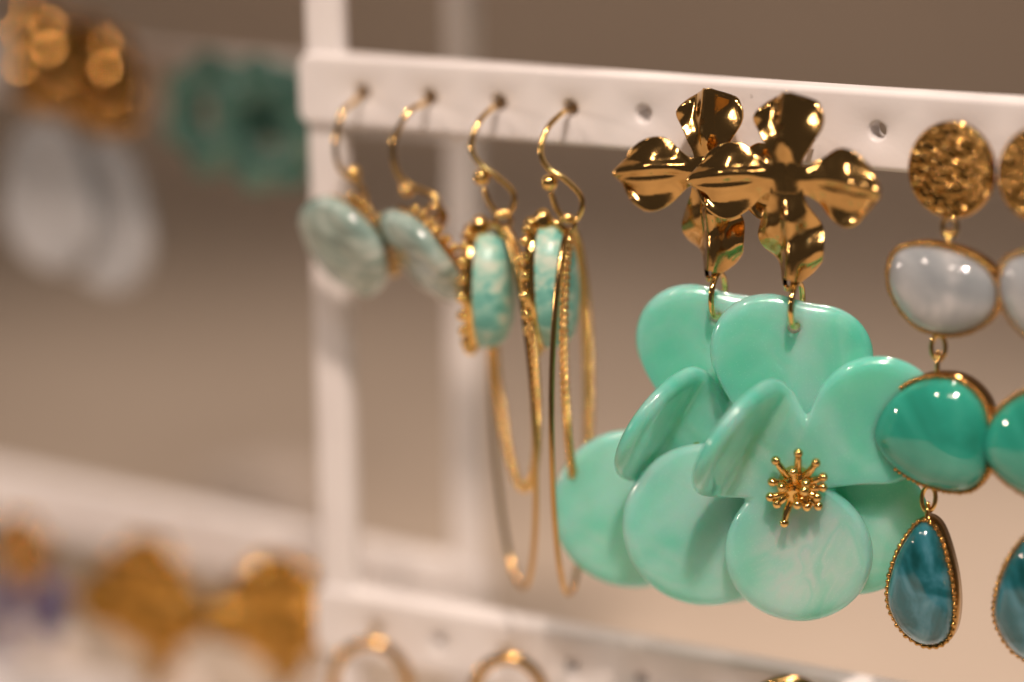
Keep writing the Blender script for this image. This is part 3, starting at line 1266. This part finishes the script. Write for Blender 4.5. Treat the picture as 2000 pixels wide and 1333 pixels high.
def make_shell(hole_x, wire_px, hang_px, c_px, face, label, R=8.8):
    base = Vector((hole_x, 0, 0))
    root = empty('shell_earring', label, 'earring', tuple(base), 0, 'pale shell disc earrings at the left end of the bar')
    P = lambda px, py, y: at(px, py, y) - base
    wire = [Vector((0, 9, -8.0)), Vector((0, 7.6, -2.2)), Vector((0, 4, -.75)), Vector((0, 0, -.75))] + [P(*q) for q in wire_px[:-1]]
    ear_wire(root, wire, .45, P(*wire_px[-1]), 1.25)
    sc_ = P(*c_px)
    N = 44
    ol = [(R * math.cos(2 * PI * k / N) * (1 + .03 * math.sin(3 * 2 * PI * k / N)), R * 1.05 * math.sin(2 * PI * k / N)) for k in range(N)]
    g = Geo()
    dome_cab(g, ol, 2.4, 1.3, 2.6, 12)
    for v in g.v:
        v.y += .5 * noise.noise(Vector((v.x * .22, v.z * .22, hole_x)))
    st = g.obj('shell_disc', SHELL, root)
    st.matrix_local = Matrix.Translation(sc_ * MM) @ basis(face)
    g = Geo()
    bezel(g, [(x * .93, z * .93) for x, z in ol], 2.2, -.1, -1.2, .12, 30)
    g.obj('bezel', GOLD_WIRE, st)
    gb = Geo()
    sphere(gb, (0, 0, 0), .7, 12, 8)
    first = None
    for k in range(10):
        a = math.radians(-40 + 12 * k)
        if first is None:
            o = first = gb.obj('bead', GOLD_WIRE, st)
        else:
            o = link(first.copy(), st)
        o.location = Vector(((R - .3) * math.cos(a), 2.7, (R * 1.05 - .3) * math.sin(a))) * MM
    hang = P(*hang_px)
    gg = Geo()
    tube(gg, ring_path(hang, 1.7, RIGHT, (0, 0, 1), 20), .45, 8, True)
    tube(gg, spline([hang + Vector((0, 0, -1.6)), (hang + sc_) / 2 + Vector((.8, 2.2, .5)), sc_ + Vector((0, 2.4, 1))], 6), .6, 8)
    gg.obj('bail', GOLD_WIRE, root)
    return root


make_shell(0, [(690, 200, -4.5), (668, 222, -7.5), (655, 280, -9.5), (664, 330, -9.5), (690, 352, -9), (712, 380, -8.5), (704, 410, -8.5), (684, 402, -8.7),
               (690, 340, -9)], (698, 412, -8.5), (672, 482, -9), cam_dir(-.60, -.56, .52),
           'pale green shell disc earring with gold wire at the rack corner post')
make_shell(12.5, [(822, 205, -4.5), (795, 222, -7.5), (768, 280, -9.5), (775, 335, -9.5), (800, 362, -9), (850, 385, -8.5), (862, 420, -8.5), (845, 428, -8.7),
                  (795, 370, -9)], (850, 424, -8.5), (822, 500, -9), cam_dir(-.70, -.66, .26),
           'pale green shell disc earring seen nearly edge-on, next to the turquoise stone')

# ------------------------------------------------------------------ plain gold hoops on the lower bar
def lower_hoop(px, py, hole_i, r, label, rz=0.0, y=-6.5):
    top = at(px, py, y)
    root = empty('gold_hoop', label, 'earring', tuple(top), 0, 'plain gold hoops on the lower bar')
    g = Geo()
    ax = (RIGHT * math.cos(rz) + TO_CAM * math.sin(rz))
    c = Vector((0, 0, -r * 1.15))
    pts = []
    for k in range(48):
        a = 2 * PI * k / 48
        pts.append(c + ax * (r * math.cos(a)) + Vector((0, 0, r * 1.15 * math.sin(a))))
    tube(g, pts, lambda t: 1.0, 12, True)
    o = g.obj('hoop', GOLD, root)
    g = Geo()
    hole = Vector((12.5 * hole_i, 1.5, -LVL - .5)) - top
    tube(g, spline([Vector((0, 0, .1)), hole * .5 + Vector((0, 0, .9)), hole, hole + Vector((0, 6, 0))], 6), .45, 8)
    g.obj('post_wire', GOLD_WIRE, root)
    return root


lower_hoop(722, 1256, 0, 6.4, 'plain gold hoop below the corner post on the lower bar', .15)
lower_hoop(992, 1286, 2, 5.8, 'plain gold hoop on the lower bar, below the marquise hoops', .1)
lower_hoop(1540, 1331, 6, 6.5, 'top of a plain gold hoop at the bottom edge, under the mint flowers', .1)

# ------------------------------------------------------------------ rear rack earrings
def at_rear(px, py, y):
    p = at(px, py, y)
    return p


def frosted(px, py, label, y=38):
    c = at(px, py, y)
    root = empty('frosted_earring', label, 'earring', tuple(c), math.radians(-4), 'frosted drop earrings on the rear rack')
    rnd = random.Random(3)
    g = Geo()
    for k, (dx, dz, q) in enumerate(((-1.5, 7.5, 2.6), (1.6, 4.2, 3.0), (-2.4, 2.2, 3.2), (2.0, -1.0, 3.6), (-2.0, -4.6, 3.4), (3.0, -6.0, 2.6))):
        sphere(g, (dx * 1.9, -.3 * k, dz), q * 1.45, 24, 14, (1.15, .42, 1.1))
    tube(g, [(0, 0, 0), (0, 9, 0)], .5, 8)
    g.obj('cluster_stud', GOLD_DARK, root)
    g = Geo()
    for k in range(5):
        a = math.radians(200 + 35 * k)
        sphere(g, (4.6 * math.cos(a), -.3, -6.5 + 3.4 * math.sin(a)), 1.5, 12, 8)
    g.obj('bead_cap', GOLD_SATIN, root)
    g = Geo()
    rf = union_outline([(0, 4, 9.5), (0, -5, 11.6)], 2.0)
    plate(g, rf, lambda x, z: Vector((x, -.01 * (x * x), z)), 3.4, 1.8, 72, 10)
    o = g.obj('frosted_drop', FROST, root)
    o.location = Vector((-1, 0, -25.5)) * MM
    return root


frosted(96, 112, 'frosted white drop earring with gold bead cluster, brighter one at the left photo edge')
frosted(205, 150, 'frosted grey drop earring with gold bead cluster, between its brighter pair and the green rosettes', 40)


def rosette(px, py, label, y, R=12.2, rz=0):
    c = at(px, py, y)
    root = empty('rosette_earring', label, 'earring', tuple(c), rz, 'green resin rosettes on the rear rack')
    g = Geo()
    NS, NP = 120, 18
    vs, fs = [], []
    for k in range(NS):
        th = 2 * PI * k / NS
        ro = R * (1 + .06 * math.cos(7 * th + .6))
        ri = R * .34
        for j in range(NP):
            a = 2 * PI * j / NP
            m_, h = (ro + ri) / 2, (ro - ri) / 2
            r = m_ + h * math.cos(a)
            y_ = -2.2 * math.sin(a) - 1.2 * math.cos(7 * th + .6) * max(0, math.cos(a)) * .6
            vs.append((r * math.cos(th), y_, r * math.sin(th)))
    for k in range(NS):
        for j in range(NP):
            k2, j2 = (k + 1) % NS, (j + 1) % NP
            fs.append((k * NP + j, k * NP + j2, k2 * NP + j2, k2 * NP + j))
    g.add(vs, fs)
    g.obj('rosette', ROSE_G, root)
    g = Geo()
    sphere(g, (0, 3.2, 0), 3.4, 16, 10, (1, .35, 1))
    tube(g, [(0, 2, 0), (0, 9, 0)], .5, 8)
    g.obj('centre_bead', ROSE_G, root)
    return root


rosette(522, 245, 'green resin rosette earring touching the corner of the front bar', 34)
rosette(425, 225, 'darker green resin rosette earring half behind its pair', 39, 11.5)


def leftflower(px, py, label, y=16, sc_=1.0, drop=PEARL, rz=0.0):
    c = at(px, py, y)
    root = empty('gold_flower_earring', label, 'earring', tuple(c), rz, 'gold flower earrings on the rear lower bar')
    gold_flower_parts(root, (0, 0, 0), sc_, 4, True, GOLD_SATIN)
    for k in range(4):
        a = math.radians(45 + 90 * k)
        g = Geo()
        sphere(g, (6.2 * sc_ * math.cos(a), .6, 6.2 * sc_ * math.sin(a)), 4.2 * sc_, 20, 12, (1.1, .42, 1.1))
        g.obj('domed_petal', GOLD_BOSS, root)
    g = Geo()
    rf = union_outline([(0, 0, 8.5), (0, -6, 9.5)], 2.0)
    plate(g, rf, lambda x, z: Vector((x, -.008 * x * x, z)), 3.0, 1.6, 72, 10)
    o = g.obj('pearl_drop', drop, root)
    o.location = Vector((5 if drop is PEARL else 0, 2.4, -22)) * MM
    g = Geo()
    tube(g, ring_path((.6, 0, -12.6), 2.2, (.45, -.88, 0), (0, 0, 1), 20), .45, 8, True)
    g.obj('jump_ring', GOLD_WIRE, root)
    return root


leftflower(285, 1170, 'gold crumpled flower earring with cream drop on the rear lower bar', 36, 1.12)
leftflower(540, 1195, 'gold crumpled flower earring beside the corner post of the front rack', 34, 1.0, PEARL, .35)


def violet(px, py, label, y=37):
    c = at(px, py, y)
    root = empty('violet_earring', label, 'earring', tuple(c), 0, 'violet bead earrings on the rear lower bar')
    g = Geo()
    for k in range(10):
        a = 2 * PI * k / 10
        sphere(g, (5.6 * math.cos(a), 0, 5.6 * math.sin(a)), 2.1, 16, 10, (1.15, .55, 1.15))
    sphere(g, (0, .4, 0), 3.0, 14, 9, (1, .6, 1))
    tube(g, [(0, 0, 0), (0, 8, 0)], .5, 8)
    g.obj('bead_ring', GOLD_DARK, root)
    for dx, dz, m_ in ((-5, -12, VIOLET), (0, -20, PEARL), (7, -9.5, VIOLET), (-6, -21, VIOLET), (5, -15.5, VIOLET), (10, -20, PEARL)):
        g = Geo()
        sphere(g, (dx, 0, dz), 3.6, 14, 9, (1, .8, 1.3))
        g.obj('drop_bead', m_, root)
    g = Geo()
    for dx in (-6, 0, 6.5):
        tube(g, [(dx * .6, 0, -5), (dx, 0, -22)], .35, 6)
    g.obj('chain', GOLD_WIRE, root)
    return root


violet(42, 1075, 'gold bead ring earring with violet and cream drops at the lower left photo corner')


# ------------------------------------------------------------------ pale block added to stand for a bright patch on the counter
def on_counter(px, py):
    ray = r2 * ((px - 1000) / F_PX) - u2 * ((py - 666.5) / F_PX) + fwd
    return Vector((0, 0, CAM_H)) + ray * (CAM_H / -ray.z)


bp = on_counter(520, 1050)
blk = bpy.data.objects.new('bright_patch_block', None)
blk.empty_display_size = .01
COL.objects.link(blk)
blk.location = bp * MM
blk.rotation_euler.z = .5
blk['label'] = 'pale out-of-focus block added as a bright patch on the counter, left of the front rack post'
blk['category'] = 'display block'
g = Geo()
sv = [(sx * (15 - 1.5 * (z > 0)), sy * (12 - 1.5 * (z > 0)), z) for z in (0, 17) for (sx, sy) in ((-1, -1), (1, -1), (1, 1), (-1, 1))]
g.add(sv, [(3, 2, 1, 0), (4, 5, 6, 7), (0, 1, 5, 4), (1, 2, 6, 5), (2, 3, 7, 6), (3, 0, 4, 7)])
o = g.obj('block', PEARL, blk, False)
md = o.modifiers.new('bevel', 'BEVEL')
md.width = .002
md.segments = 3
